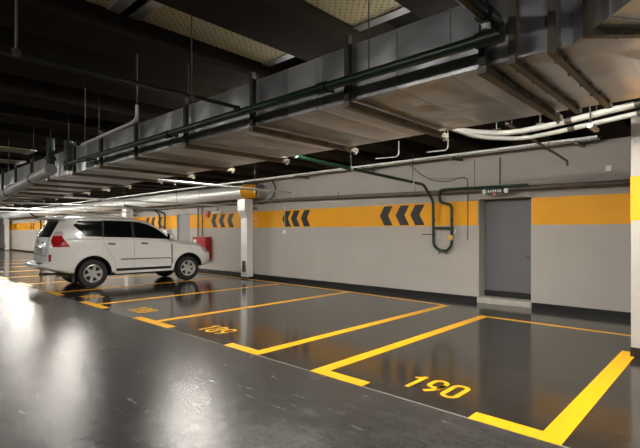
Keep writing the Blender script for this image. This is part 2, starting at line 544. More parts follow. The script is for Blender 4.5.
# ------------------------------------------------------------------ lamps
def lamp(x, y, z, m, label, group, along_x=True, ln=1.5):
    t = thing('ceiling_lamp', (x, y, z), label, 'lamp', group)
    h = ln / 2
    def bx(a, w_, z0, z1):
        return (x - a, x + a, y - w_, y + w_, z0, z1) if along_x else (x - w_, x + w_, y - a, y + a, z0, z1)
    MB().box(*bx(h, .06, z + .015, z + .09)).build('housing', M['lamp_body'], t, bevel=.008)
    MB().box(*bx(h - .02, .05, z - .02, z + .016)).build('diffuser', m, t, bevel=.006)
    for s in (-1, 1):
        px, py = (x + s * h * .8, y) if along_x else (x, y + s * h * .8)
        MB().tube([(px, py, z + .085), (px, py, ceil_z(px))], .006, 6).build('hanger_rod', M['rod'], t)
for x, y in ((.6, 4.3), (-1.7, 4.45), (-4.6, 4.45), (-8.7, 5.2), (-16.4, 5.2), (-18.2, 5.2), (-23.0, 5.6), (-25.0, 5.6), (-30.0, 6.0), (-34.0, 6.0), (-38.5, 6.0), (-42.0, 6.0)):
    lamp(x, y, 3.12, M['glow_bay'], 'slim batten lamp hung above the parking bays behind the big duct', 'batten lamps over the bays')
for k in range(9):
    lamp(2.5 - 6.0 * k, -2.2, 3.02, M['glow_aisle'], 'slim batten lamp hung over the drive aisle', 'batten lamps over the aisle')

# ------------------------------------------------------------------ big ventilation duct
DB, DT, DY0, DY1 = 2.48, 2.885, 2.52, 3.86
duct = thing('ventilation_duct', (-10, 3.19, DB), 'large rectangular galvanised ventilation duct under the ceiling', 'duct')
e = Vector((.684, -.729)); nrm = Vector((.729, .684))
def st(x): return (Vector((x, DY0)), Vector((x, DY1)))
def st2(t):
    i = Vector((-.61, DY0)) + e * t
    return (i, i + nrm * (DY1 - DY0))
MITER = (Vector((-.61, DY0)), Vector((-.03, DY1)))
def duct_section(A, B, seams, parent):
    m = MB(); nu = 6 * seams
    def pt(u, v, side):
        a = A[0].lerp(B[0], u); b_ = A[1].lerp(B[1], u)
        ph = (u * seams) % 1.0
        bul = (.016 if side == 'bot' else .009) * math.sin(PI * ph) if 0 < u < 1 else 0
        n_ = (a - b_).normalized()
        if side == 'near':
            p = a + n_ * bul * .6 * math.sin(PI * v); return Vector((p.x, p.y, DB + (DT - DB) * v))
        if side == 'far':
            p = b_ - n_ * bul * .6 * math.sin(PI * v); return Vector((p.x, p.y, DB + (DT - DB) * v))
        p = a.lerp(b_, v)
        z = DB - bul * math.sin(PI * v) if side == 'bot' else DT
        return Vector((p.x, p.y, z))
    for side in ('near', 'far', 'bot', 'top'):
        nv = 6
        g = [[m.bm.verts.new(pt(i / nu, j / nv, side)) for j in range(nv + 1)] for i in range(nu + 1)]
        for i in range(nu):
            for j in range(nv): m.face([g[i][j], g[i + 1][j], g[i + 1][j + 1], g[i][j + 1]])
    bmesh.ops.remove_doubles(m.bm, verts=m.bm.verts[:], dist=1e-5)
    for k in range(1, seams):
        u = k / seams; a = A[0].lerp(B[0], u); b_ = A[1].lerp(B[1], u); t_ = (B[0] - A[0]).normalized() * .004; q = (a - b_).normalized() * .006
        for p0_, p1_, z0, z1 in ((a + q, a - q * .2, DB, DT), (a, b_, DB - .004, DB + .002)):
            m.hexa([Vector((*(p0_ - t_), z0)), Vector((*(p1_ - t_), z0)), Vector((*(p1_ + t_), z0)), Vector((*(p0_ + t_), z0)),
                    Vector((*(p0_ - t_), z1)), Vector((*(p1_ - t_), z1)), Vector((*(p1_ + t_), z1)), Vector((*(p0_ + t_), z1))])
    o = m.build('duct_section', M['duct'], parent)
    me = o.data
    for p in me.polygons: p.use_smooth = False
    return o
def flange(S, tdir, parent, wd=.02, out=.032):
    a, b_ = S; n_ = (b_ - a).normalized(); t = tdir
    m = MB()
    def bar(p, q, z0, z1):
        d = t * wd
        m.hexa([Vector((*(p - d), z0)), Vector((*(q - d), z0)), Vector((*(q + d), z0)), Vector((*(p + d), z0)),
                Vector((*(p - d), z1)), Vector((*(q - d), z1)), Vector((*(q + d), z1)), Vector((*(p + d), z1))])
    A_, B_ = a - n_ * out, b_ + n_ * out
    bar(A_, B_, DB - out, DB); bar(A_, B_, DT, DT + out)
    bar(A_, a, DB, DT); bar(b_, B_, DB, DT)
    f = m.build('flange', M['flange'], parent)
    k = 5
    for i in range(k if a.x > -2 else 0):
        p = a.lerp(b_, (i + .5) / k)
        d = t * (wd + .012)
        q0, q1 = p - d - n_ * .012, p + d + n_ * .012
        MB().tube([Vector((*(p - d), DB - out * .6)), Vector((*(p + d), DB - out * .6))], .013, 6).build('flange_bolt', M['flange'], f)
ex = Vector((1, 0))
FX = [-.90, -2.04, -3.13, -4.26, -5.44, -6.53, -7.6, -8.9, -9.95]
while FX[-1] > -45: FX.append(FX[-1] - 1.15)
prev = MITER
for i, x in enumerate(FX):
    S = st(x)
    duct_section(S, prev, 3 if i else 1, duct)
    if i == 0 or i > 17: flange(S, ex, duct)
    prev = S
flange(st(-.70), ex, duct)
p0 = MITER
for t in (.58, 1.3, 2.4, 3.5):
    S = st2(t if t > .58 else .12) if False else st2(t)
    duct_section(p0, S, 2, duct)
    flange(S, e, duct)
    p0 = S
flange(st2(.16), e, duct)
# trapeze hangers under the duct
hx = [-1.05] + FX[1:18]
for i, x in enumerate(hx):
    lab = f'{ORD[i]} steel trapeze hanger under the big duct counted from the bend'
    t = thing('duct_hanger', (x, 3.19, DB - .09), lab, 'hanger', 'duct hangers')
    cb = MB().box(x - .026, x + .026, DY0 - .075, DY1 + .08, DB - .062, DB - .018).build('crossbar', M['flange'], t)
    if i < 9:
        for k in range(5):
            yy = DY0 + .16 + .25 * k
            MB().tube([(x - .035, yy, DB - .035), (x + .035, yy, DB - .035)], .014, 6).build('bolt', M['flange'], cb)
    MB().box(x - .020, x + .020, DY0 - .072, DY0 - .03, DB - .012, DT + .05).build('near_strut', M['strut'], t)
    MB().tube([(x, DY1 + .055, DB - .07), (x, DY1 + .055, ceil_z(x))], .007, 6).build('far_rod', M['rod'], t)
    MB().lathe([(0, -.02), (.016, -.02), (.022, -.006), (.016, .01), (0, .01)], (x, DY1 + .055, DB - .062), (0, 0, 1), 12).build('rod_nut', M['white'], t, smooth=True)

# ------------------------------------------------------------------ perforated trays in the ceiling recesses
def perf(x0, x1, y0, y1, label, zp=3.372):
    t = thing('perforated_panel', ((x0 + x1) / 2, (y0 + y1) / 2, zp - .012), label, 'ceiling panel', 'perforated ceiling panels')
    MB().box(x0, x1, y0 + .10, y1 - .10, zp, zp + .008).build('perforated_sheet', M['perf'], t)
    for yy in (y0, y1 - .1):
        m = MB(); m.box(x0, x1, yy, yy + .1, zp - .012, zp + .013)
        m.build('end_strip', M['duct'], t)
    for s in (x0 + .05, x1 - .05):
        for yy in (y0 + .05, y1 - .05):
            MB().tube([(s, yy, zp + .012), (s, yy, ceil_z(s))], .006, 6).build('hanger_rod', M['rod'], t)
perf(-3.79, -3.18, 1.66, 3.22, 'longest visible perforated ceiling panel, ending above the left half of the duct')
perf(-3.79, -3.18, .02, 1.58, 'perforated ceiling panel cut by the top edge of the picture')
perf(-10.9, -10.3, .3, 2.65, 'narrow perforated ceiling panel far left under the beams, upper of two', 3.165)
perf(-12.75, -12.1, .3, 2.9, 'narrow perforated ceiling panel far left under the beams, lower of two', 3.165)
perf(-2.52, -1.82, 1.66, 3.22, 'perforated ceiling panel above the middle of the duct')

# ------------------------------------------------------------------ pipes
def pipe(name, pts, r, m, label, cat='pipe', fillet=.08, group=None, n=10):
    return tag(MB().tube(pts, r, n, fillet).build(name, m, smooth=True), label, cat, group)
def pipe_thing(name, pts, r, m, label, fillet=.08, group=None, part='pipe_run'):
    P = Vector(pts[0]) + (Vector(pts[-1]) - Vector(pts[0])) / 2
    t = thing(name, P, label, 'pipe', group)
    MB().tube(pts, r, 10, fillet).build(part, m, t, smooth=True)
    return t
def sleeve(p, d, r, ln, parent, m, name='pipe_coupling'):
    d = Vector(d).normalized() * ln / 2; p = Vector(p)
    MB().tube([p - d, p + d], r, 12).build(name, m, parent, smooth=True)
def drop_rod(p, top, parent, r=.006, name='hanger_rod'):
    MB().tube([p, (p[0], p[1], top)], r, 6).build(name, M['rod'], parent)

PY, PZ = 2.33, 2.555
t = pipe_thing('sprinkler_main', [(-.93, PY, PZ), (-7.36, PY, PZ + .01)], .032, M['green'], 'green pipe running along the near side of the big duct')
for x in (-2.16, -4.38, -6.65):
    sleeve((x, PY, PZ), (1, 0, 0), .041, .09, t, M['darkpipe'])
    MB().box(x - .012, x + .012, PY - .005, DY0 - .074, PZ - .012, PZ + .012).build('pipe_clamp', M['flange'], t)
    drop_rod((x + .41, PY, PZ + .03), ceil_z(x + .41), t, .004)
MB().tube([(-.89, PY, PZ), (-1.03, PY, PZ)], .042, 12).build('tee_fitting', M['darkpipe'], t, smooth=True)
t = pipe_thing('sprinkler_riser', [(-.965, .3, 2.665), (-.965, PY + .13, 2.665)], .036, M['darkpipe'], 'thick dark pipe crossing from the aisle to the duct near the bend')
sleeve((-.965, PY, 2.665), (0, 1, 0), .05, .12, t, M['darkpipe'])
MB().tube([(-.965, PY - .03, 2.63), (-.965, PY - .03, PZ + .034)], .024, 10).build('drop_nipple', M['white'], t, smooth=True)
drop_rod((-.965, .9, 2.69), ceil_z(-.965), t); drop_rod((-.965, 1.9, 2.69), ceil_z(-.965), t)

t = pipe_thing('sprinkler_branch', [(-3.16, -3.0, 2.60), (-3.14, PY, 2.60)], .016, M['darkpipe'], 'thin dark pipe with drop rods crossing below the beams at upper left')
for y, r in ((.70, .009), (1.87, .005)):
    drop_rod((-3.14, y, 2.615), ceil_z(-3.14), t, r)
    sleeve((-3.14, y, 2.60), (0, 1, 0), .022, .04, t, M['dusty'], 'sprinkler_fitting')
MB().tube([(-3.14, PY - .04, 2.60), (-3.14, PY - .04, PZ)], .016, 8).build('drop_nipple', M['darkpipe'], t)
t = pipe_thing('sprinkler_branch', [(-4.12, 1.88, 2.72), (-4.12, 1.88, 2.585), (-4.25, 1.88, 2.57), (-5.6, 1.9, 2.55)], .016, M['greypipe'], 'short pale pipe above the duct pipe ending at a vertical rod')
drop_rod((-4.12, 1.88, 2.71), ceil_z(-4.14), t, .008); drop_rod((-5.5, 1.9, 2.56), ceil_z(-5.5), t)

# round pipe and valve bodies at the left end of the duct pipe
t = pipe_thing('round_duct', [(-7.45, 2.10, 2.46), (-13.4, 2.10, 2.02)], .085, M['greypipe'], 'pale round duct pipe sloping down at the left edge')
for f in (.15, .42, .70):
    p = Vector((-7.45, 2.10, 2.46)).lerp(Vector((-13.4, 2.10, 2.02)), f)
    sleeve(p, (-5.95, 0, -.44), .091, .05, t, M['rod'], 'joint_band')
    drop_rod((p.x, p.y, p.z + .1), ceil_z(p.x), t)
for x, lab, zz in ((-7.43, 'dark green vertical riser pipe beside the duct where the pale pipe starts', 2.46), (-8.29, 'shorter dark green riser pipe standing behind the pale round pipe', 2.62)):
    t = thing('riser_pipe', (x, 2.3, zz), lab, 'pipe')
    MB().tube([(x, 2.33, zz), (x, 2.33, zz + .45)], .06, 14).build('pipe_run', M['green'], t, smooth=True)
    sleeve((x, 2.33, zz + .12), (0, 0, 1), .08, .06, t, M['green'], 'flange_collar')
    drop_rod((x, 2.33, zz + .44), ceil_z(x), t)

# main pipe along the wall
def wall_pipe_z(x): return 2.40 + max(0, min(1, (-x - 1) / 9)) * .12 + (.02 if x < -10 else 0)
pts = [(XR - .2, 9.27, 2.39), (-1.8, 9.27, 2.395), (-5.2, 9.27, 2.435), (-10, 9.27, 2.52), (-20, 9.27, 2.54), (-46, 9.27, 2.54)]
t = pipe_thing('service_pipe', pts, .048, M['dusty'], 'dusty brown pipe running along the wall above the yellow band', fillet=0)
for x, z in ((-1.2, 2.393), (-5.6, 2.442), (-8.0, 2.485), (-10.6, 2.521), (-14, 2.528), (-20, 2.54)):
    MB().box(x - .02, x + .02, 9.21, YW, z - .06, z - .045).build('pipe_bracket', M['flange'], t)
    MB().tube([(x, 9.27, z + .045), (x, 9.27, z + .15)], .008, 6).build('bracket_stem', M['rod'], t)
t = tag(MB().box(-1.74, -1.65, YW - .06, YW - .001, 2.62, 2.72).build('junction_box', M['white'], bevel=.006), 'small white junction box on the wall right of the doorway pipes', 'junction box')

# hydrant loop: green pipe from the duct, down the wall, round and back up to the green wall pipe
t = pipe_thing('hydrant_pipe', [(-5.13, 3.95, 2.765), (-5.13, 8.85, 2.585), (-5.13, 9.28, 2.24), (-5.13, 9.30, 1.22), (-4.98, 9.30, 1.10), (-4.80, 9.30, 1.10), (-4.68, 9.30, 1.22),
    (-4.68, 9.30, 2.14), (-4.92, 9.21, 2.20), (-4.92, 9.18, 2.47), (-4.72, 9.18, 2.475), (-3.0, 9.18, 2.45)], .031, M['green'],
    'green pipe dropping down the wall into a loop left of the doorway', fillet=.09)
MB().tube([(-5.13, 9.30, 1.62), (-4.68, 9.30, 1.62)], .026, 10).build('loop_crosspiece', M['green'], t, smooth=True)
for x, z in ((-5.13, 1.46), (-4.68, 1.46), (-5.13, 1.80), (-4.68, 1.80)):
    sleeve((x, 9.30, z), (0, 0, 1), .036, .06, t, M['darkpipe'])
v = MB().tube([(-5.13, 9.30, 1.47), (-5.30, 9.22, 1.47), (-5.38, 9.22, 1.47)], .009, 8).build('valve_lever', M['black'], t)
g = MB().lathe([(0, 0), (.06, 0), (.065, .02), (.06, .04), (0, .045)], (-4.68, 9.27, 1.40), (0, -1, 0), 18).build('valve_body', M['brass'], t, smooth=True)
MB().tube([(-4.60, 9.26, 1.48), (-4.55, 9.24, 1.60)], .014, 8).build('gauge_stem', M['white'], t)
for x in (-4.98, -4.80):
    MB().tube([(x, 9.30, 1.10), (x, 9.27, 1.02)], .012, 8).build('drain_spout', M['rod'], t)
for y in (4.9, 6.3, 8.4):
    z = 2.765 - (y - 3.95) * .0367
    drop_rod((-5.13, y, z + .02), ceil_z(-5.13), t)
    sleeve((-5.13, y, z), (0, 1, -.0367), .034, .05, t, M['white'], 'pipe_clip')
# a second loop behind the car bonnet
t = pipe_thing('hydrant_pipe', [(-19.2, 8.2, 2.66), (-18.35, 9.1, 2.5), (-18.2, 9.28, 2.3), (-18.2, 9.30, 1.30), (-18.0, 9.30, 1.22), (-17.75, 9.30, 1.30),
    (-17.75, 9.30, 2.30), (-17.95, 9.2, 2.38), (-18.3, 9.15, 2.5)], .035, M['darkpipe'], 'dark pipe loop on the yellow band behind the car windscreen', fillet=.09)
MB().tube([(-18.2, 9.30, 1.75), (-17.75, 9.30, 1.75)], .03, 10).build('loop_crosspiece', M['darkpipe'], t, smooth=True)
MB().box(-17.75, -17.4, 9.2, YW, 1.42, 1.62).build('valve_box', M['white'], t, bevel=.02)
pipe('hydrant_pipe', [(-33.5, 7.6, 3.19), (-35.0, 9.2, 2.35), (-35.2, 9.3, 2.1), (-35.2, 9.3, .02)], .05, M['darkpipe'], 'dark pipe bending down the far wall left of the car')

# pipe stay from the duct to the wall
t = pipe_thing('pipe_stay', [(-2.35, 6.3, 3.035), (-2.35, 9.30, 2.87), (-2.35, 9.32, 2.78)], .022, M['dusty'], 'brown stay pipe sloping down to the wall right of the doorway', fillet=.02)
drop_rod((-2.35, 6.5, 3.04), ceil_z(-2.35), t, .01); drop_rod((-2.35, 8.2, 2.95), ceil_z(-2.35), t)

# sprinkler branches that cross under the beams towards the wall
br = [(-8.35, 4.0, 7.9, 2.555), (-12.0, 1.2, 8.5, 2.38), (-15.6, 1.0, 8.4, 2.40), (-19.3, 1.0, 8.5, 2.40), (-23.0, 1.0, 8.5, 2.40)]
bl_ = ['pale branch pipe ending above the red fire cabinet', 'pale branch pipe crossing above the white car roof', 'branch pipe behind the one over the white car',
       'far branch pipe two rows beyond the white car', 'farthest branch pipe crossing under the beams at left']
for (x, y0, y1, z), lab in zip(br, bl_):
    t = pipe_thing('sprinkler_branch', [(x, y0, z + .05), (x, y0 + .02, z), (x - .1, y1, z - .01)], .026, M['greypipe'], lab, fillet=.02, group='sprinkler branch pipes')
    for y in (2.2, 4.6, 6.7):
        if y < y0: continue
        xx = x - .1 * (y - y0) / (y1 - y0)
        drop_rod((xx, y, z + .02), ceil_z(xx), t)
        MB().lathe([(0, -.06), (.02, -.055), (.012, -.03), (.018, 0), (0, 0)], (xx, y, z - .02), (0, 0, 1), 10).build('sprinkler_head', M['white'], t, smooth=True)

# pale conduits that leave the duct and bend along the wall
for dz, off, r, lab in ((0, 0, .038, 'upper pale conduit curving out from behind the duct at right'), (-.075, .12, .030, 'lower pale conduit curving out from behind the duct at right')):
    q = .932
    pts = [(-2.76 + off, 4.0, 2.90 + dz), (-2.74 + off, 5.1, 2.90 + dz), (-2.73 + off, 5.83 + off, 2.90 + dz), (-2.33 + off, 6.32 + off, 2.90 + dz), (-1.82, 6.24 + off, 2.90 + dz), (-1.21, 5.98 + off, 2.90 + dz), (-.3, 5.6 + off, 2.90 + dz), (1.5, 4.85 + off, 2.90 + dz)]
    t = pipe_thing('cable_conduit', pts, r, M['conduit'], lab, fillet=.5, group='pale conduits', part='conduit_run')
    for q in (4, 5):
        a, b_ = Vector(pts[q]), Vector(pts[q + 1])
        sleeve(a.lerp(b_, .5), b_ - a, r * 1.16, .09, t, M['rod'], 'conduit_coupling')
t = thing('conduit_hanger', (-1.25, 6.1, 2.72), 'pale strut hanger holding the conduits near the right column', 'hanger')
MB().box(-1.28, -1.23, 5.92, 6.26, 2.745, 2.785).build('crossbar', M['conduit'], t)
for y in (5.93, 6.25):
    drop_rod((-1.255, y, 2.75), ceil_z(-1.255), t, .010)
for k, (x, y) in enumerate(((-2.44, 6.18), (-1.9, 6.27))):
    t = thing('conduit_clip', (x, y, 2.94), ('green ended clip rod above the curved conduits', 'clip rod beside the straight part of the conduits')[k], 'clip')
    MB().tube([(x, y, 2.95), (x, y, ceil_z(x))], .012, 8).build('rod', (M['green'], M['rod'])[k], t)
    MB().box(x - .05, x + .05, y - .03, y + .03, 2.94, 2.955).build('saddle', M['rod'], t)

# cable tray along the wall
TY, TZ = 9.0, 3.15
t = thing('cable_tray', (-12, TY, TZ), 'pale perforated cable tray hung along the top of the wall', 'cable tray')
m = MB(); m.box(-40, -1.78, TY - .10, TY + .10, TZ, TZ + .006); m.box(-40, -1.78, TY - .10, TY - .095, TZ, TZ + .05); m.box(-40, -1.78, TY + .095, TY + .10, TZ, TZ + .05)
m.build('tray_channel', M['silver'], t)
for k in range(100):
    x = -1.85 - .085 * k
    MB().box(x - .028, x + .028, TY - .108, TY - .10, TZ + .008, TZ + .042).build('tray_rib', M['white'], t)
for k in range(12):
    x = -2.1 - 2.4 * k
    b_ = MB().box(x - .03, x + .03, TY - .12, YW, TZ - .05, TZ).build('tray_bracket', M['dusty'], t)
m = MB()
for k, (oy, rr) in enumerate(((-.05, .016), (-.01, .02), (.04, .014))):
    m.tube([(-40, TY + oy, TZ + .006 + rr), (-1.72 - .06 * k, TY + oy, TZ + .006 + rr)], rr, 8)
m.build('cables', M['black'], t, smooth=True)

# small cable tails
def cable(pts, r, m, lab):
    return tag(MB().tube(pts, r, 8, .12).build('cable_tail', m, smooth=True), lab, 'cable', 'loose cable tails')
cable([(-5.09, 7.0, 2.94), (-4.63, 7.0, 2.92), (-4.57, 7.0, 2.96), (-4.57, 7.0, 3.2)], .012, M['conduit'], 'pale hooked cable tail left of the green pipe under the beams')
cable([(-3.99, 7.0, 2.93), (-3.63, 7.0, 2.92), (-3.59, 7.0, 2.96), (-3.59, 7.0, 3.6)], .012, M['conduit'], 'pale hooked cable tail below the ceiling left of the conduits')
cable([(-5.6, 9.0, 3.12), (-5.5, 9.35, 2.9), (-5.2, 9.39, 2.72), (-4.8, 9.39, 2.66), (-4.55, 9.39, 2.74), (-4.35, 9.39, 2.72), (-4.35, 9.40, 1.9), (-4.35, 9.40, 1.35)], .010, M['dusty'], 'thin wire looping down the wall from the cable tray')
cable([(-10.7, 9.2, 3.15), (-10.7, 9.36, 2.95), (-10.85, 9.38, 2.65), (-11.2, 9.38, 2.50), (-11.55, 9.37, 2.46)], .02, M['black'], 'dark cable curving round the end of the silver duct')
t = thing('wall_socket', (-10.35, 9.36, 1.5), 'small white round socket with a cable below the chevrons', 'socket')
MB().lathe([(0, 0), (.07, 0), (.075, .03), (.05, .05), (0, .05)], (-10.33, YW, 1.53), (0, -1, 0), 18).build('socket_body', M['white'], t, smooth=True)
MB().tube([(-10.33, 9.41, 1.58), (-10.33, 9.41, 2.46)], .010, 8).build('supply_cable', M['greypipe'], t)
MB().lathe([(0, 0), (.03, 0), (.03, .03), (0, .03)], (-10.33, YW, 2.28), (0, -1, 0), 12).build('cable_clip', M['white'], t, smooth=True)
for x, lab in ((-3.65, 'thin vertical conduit on the wall above the doorway'), (-4.2, 'thin vertical wire on the wall just left of the doorway')):
    pipe('wall_conduit', [(x, 9.405, 2.52), (x, 9.405, 3.1)], .014 if x > -4 else .007, M['dusty'], lab, 'conduit', 0)

# exit sign
t = thing('exit_sign', (-3.63, 9.1, 2.30), 'dark green emergency light sign with two lamps above the doorway', 'sign')
MB().box(-3.80, -3.46, 9.08, 9.16, 2.305, 2.405).build('sign_body', M['signgreen'], t, bevel=.006)
for s in (-1, 1):
    hd = MB().lathe([(0, 0), (.045, 0), (.052, .04), (.04, .06), (0, .06)], (-3.63 + s * .225, 9.14, 2.36), (0, -1, 0), 18).build('lamp_head', M['white'], t, smooth=True)
m = MB()
for k, (a, hgt) in enumerate(((-.125, .05), (-.08, .04), (-.03, .05), (.02, .05), (.07, .045), (.115, .05))):
    m.box(-3.63 + a - .014, -3.63 + a + .014, 9.0765, 9.08, 2.34, 2.34 + hgt)
m.build('sign_marks', M['signwhite'], t)
MB().box(-3.655, -3.615, 9.075, 9.10, 2.292, 2.312).build('indicator', M['redled'], t)
MB().box(-3.70, -3.56, 9.16, 9.415, 2.325, 2.345).build('sign_bracket', M['flange'], t)

# ------------------------------------------------------------------ silver duct along the wall and drop ducts
SY, SZ, SR = 8.95, 2.84, .23
t = thing('spiral_duct', (-25, SY, SZ - SR), 'bright round silver duct running along the wall to the left', 'duct')
m = MB()
x = -11.75
segs = []
while x > -46:
    segs.append(x); x -= 1.2
m.tube([(q, SY, SZ) for q in segs], SR, 28)
m.build('duct_tube', M['silver'], t, smooth=True)
for q in segs[::2]:
    MB().tube([(q - .03, SY, SZ), (q + .03, SY, SZ)], SR + .012, 28).build('joint_band', M['silver'], t, smooth=True)
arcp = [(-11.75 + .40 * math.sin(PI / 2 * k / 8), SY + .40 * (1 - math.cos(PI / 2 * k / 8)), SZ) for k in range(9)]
el = MB().tube([(-11.75, SY, SZ)] + arcp[1:6], SR, 28).build('elbow_yellow_reflection', M['yellow'], t, smooth=True)  # sheet-metal elbow, coloured yellow for the wall band's reflection in it
MB().tube(arcp[5:] + [(-11.35, YW - .003, SZ)], SR * 1.015, 28).build('wall_collar', M['duct'], el, smooth=True)

def drop_duct(x, label):
    t = thing('drop_duct', (x, 9.1, 0), label, 'duct', 'silver drop ducts')
    yb = 9.205
    MB().box(x - .30, x + .10, 8.88, yb, 2.22, 2.60).build('upper_box', M['silver'], t, bevel=.004)
    a = [(x - .30, 8.88), (x + .10, 8.88), (x + .10, yb), (x - .30, yb)]
    b_ = [(x - .20, 8.95), (x + .12, 8.95), (x + .12, yb), (x - .20, yb)]
    MB().hexa([Vector((*p, 1.98)) for p in b_] + [Vector((*p, 2.22)) for p in a]).build('offset_piece', M['silver'], t)
    MB().box(x - .20, x + .12, 8.95, yb, .06, 1.98).build('lower_box', M['silver'], t, bevel=.004)
    m = MB(); m.box(x - .13, x + .05, 8.942, 8.95, .22, .58)
    for k in range(9): m.box(x - .13, x + .05, 8.934, 8.944, .24 + k * .038, .25 + k * .038)
    m.build('intake_grille', M['flange'], t)
    for z in (.7, 1.1, 1.52):
        MB().box(x - .205, x + .125, 8.945, yb, z, z + .015).build('seam_band', M['silver'], t)
    MB().box(x + .12, x + .30, 9.2, 9.22, 1.86, 1.88).build('wall_strap', M['flange'], t)
    MB().box(x - .22, x + .13, 8.94, yb, .004, .06).build('foot', M['black_base'], t)
    MB().box(x - .28, x + .08, yb, YW - .002, 2.30, 2.34).build('wall_bracket', M['flange'], t)
drop_duct(-11.77, 'silver vertical drop duct standing on the wall right of the car')
drop_duct(-20.7, 'silver drop duct whose top shows above the car roof')
drop_duct(-32.3, 'silver drop duct above the rear spoiler of the car')
drop_duct(-43.6, 'silver drop duct standing at the far left wall')

# ------------------------------------------------------------------ fire cabinet and wall items
t = thing('fire_cabinet', (-14.9, 9.3, .5), 'red metal fire cabinet on the wall in front of the car', 'fire cabinet')
MB().box(-15.35, -14.42, 9.18, YW, .52, 1.34).build('cabinet_body', M['red'], t, bevel=.01)
MB().box(-15.32, -14.45, 9.165, 9.18, .55, 1.31).build('cabinet_door', M['red'], t, bevel=.005)
MB().box(-14.56, -14.52, 9.15, 9.165, .88, 1.0).build('door_handle', M['black'], t)
MB().box(-15.25, -15.05, 9.162, 9.1655, 1.12, 1.24).build('white_label', M['signwhite'], t)
for k, (x, z0) in enumerate(((-15.25, 1.34), (-14.95, 1.34))):
    pipe('wall_conduit', [(x, 9.36, z0), (x, 9.36, 2.48)], .022, M['dusty'], ('left vertical pipe rising from the red fire cabinet', 'right vertical pipe rising from the red fire cabinet')[k], 'conduit', 0)
t = thing('alarm_box', (-14.62, 9.38, 2.12), 'small red alarm box on the yellow band above the fire cabinet', 'alarm')
MB().box(-14.72, -14.52, 9.34, YW - .005, 2.08, 2.32).build('alarm_body', M['redlens'], t, bevel=.015)
MB().box(-14.69, -14.55, 9.335, 9.341, 2.14, 2.22).build('alarm_lens', M['tail'], t)
tag(MB().box(-14.2, -13.6, 9.30, 9.36, 2.215, 2.275).build('emergency_light', M['white'], bevel=.01), 'slim white emergency light above the chevrons beside the alarm box', 'lamp')
pipe('wall_conduit', [(-13.9, 9.35, 2.27), (-13.9, 9.35, 2.5)], .012, M['dusty'], 'short conduit above the slim white emergency light', 'conduit', 0)

# ------------------------------------------------------------------ white off-road car (local: x forward, y left, z up; rear axle at x = 0)
def interp(tab, x):
    if x <= tab[0][0]: return tab[0][1:]
    for a, b_ in zip(tab, tab[1:]):
        if x <= b_[0]:
            f = (x - a[0]) / (b_[0] - a[0])
            return tuple(p + (q - p) * f for p, q in zip(a[1:], b_[1:]))
    return tab[-1][1:]
def smooth_interp(tab, x, w_=.07):
    r = None
    for k in range(-3, 4):
        v = interp(tab, x + w_ * k / 3)
        r = list(v) if r is None else [p + q for p, q in zip(r, v)]
    return [p / 7 for p in r]
#        x     zb   W    zs    zr    wr   zc
BODY = [(-1.25, .60, .80, 1.30, 1.83, .69, 1.89),
        (-1.15, .56, .885, 1.30, 1.84, .71, 1.91),
        (-.95, .50, .925, 1.31, 1.86, .73, 1.93),
        (-.55, .40, .935, 1.32, 1.895, .73, 1.955),
        (.30, .37, .935, 1.32, 1.905, .73, 1.97),
        (1.10, .37, .935, 1.31, 1.88, .72, 1.95),
        (1.60, .37, .935, 1.29, 1.775, .70, 1.85),
        (2.00, .37, .935, 1.27, 1.575, .70, 1.66),
        (2.35, .37, .935, 1.22, 1.31, .74, 1.36),
        (2.55, .37, .935, 1.17, 1.225, .74, 1.27),
        (2.80, .38, .935, 1.15, 1.225, .73, 1.275),
        (3.20, .40, .925, 1.10, 1.17, .71, 1.22),
        (3.40, .43, .89, 1.04, 1.11, .67, 1.16),
        (3.52, .45, .84, .97, 1.02, .62, 1.06),
        (3.62, .48, .74, .85, .90, .55, .93)]
REAR = [(.0, .0), (.67, .0), (.73, .17), (1.10, .21), (1.40, .27), (1.86, .50), (1.99, .52)]
FRONT = [(.0, -.10), (.45, -.06), (.60, 0), (.80, .0), (1.0, -.05), (1.2, -.12)]
def catmull(P, n):
    out = []
    Q = [P[0]] + P + [P[-1]]
    for i in range(1, len(Q) - 2):
        p0, p1, p2, p3 = Q[i - 1], Q[i], Q[i + 1], Q[i + 2]
        for k in range(n):
            t = k / n
            out.append(tuple(.5 * ((2 * b_) + (-a + c_) * t + (2 * a - 5 * b_ + 4 * c_ - d_) * t * t + (-a + 3 * b_ - 3 * c_ + d_) * t ** 3)
                             for a, b_, c_, d_ in zip(p0, p1, p2, p3)))
    out.append(P[-1]); return out
WR, WHEELS = .39, (0.0, 2.79)
def ring(x):
    zb, W, zs, zr, wr, zc = smooth_interp(BODY, x)
    h = zs - zb; g = zr - zs
    ws = W - .025
    P = [(0, zb), (.5 * W, zb), (.85 * W, zb + .01), (.965 * W, zb + .05), (.985 * W, zb + .18 * h), (W, zb + .42 * h), (W * 1.0, zb + .66 * h),
         (W * .992, zb + .85 * h), (ws, zs - .015), (ws - .035, zs + .035 * min(1, g / .2)),
         (ws + (wr - ws) * .45, zs + g * .42), (ws + (wr - ws) * .72, zs + g * .74), (wr + .035, zr - .02 * min(1, g / .2)), (wr - .03, zr + (zc - zr) * .35),
         (wr * .75, zr + (zc - zr) * .75), (wr * .4, zc - (zc - zr) * .06), (0, zc)]
    R = catmull(P, 5)
    out = []
    for y, z in R:
        for wx in WHEELS:                       # slightly swollen wheel arches
            d = math.hypot(x - wx, z - WR)
            if z < 1.15 and y > .6: y += .022 * math.exp(-((d - .52) / .10) ** 2)
        out.append((y, z))
    return out
def shear(x, z):
    fr = max(0, min(1, (-.30 - x) / .95)); ff = max(0, min(1, (x - 2.9) / .72))
    return x + interp(REAR, z)[0] * fr + interp(FRONT, z)[0] * ff
bm = bmesh.new()
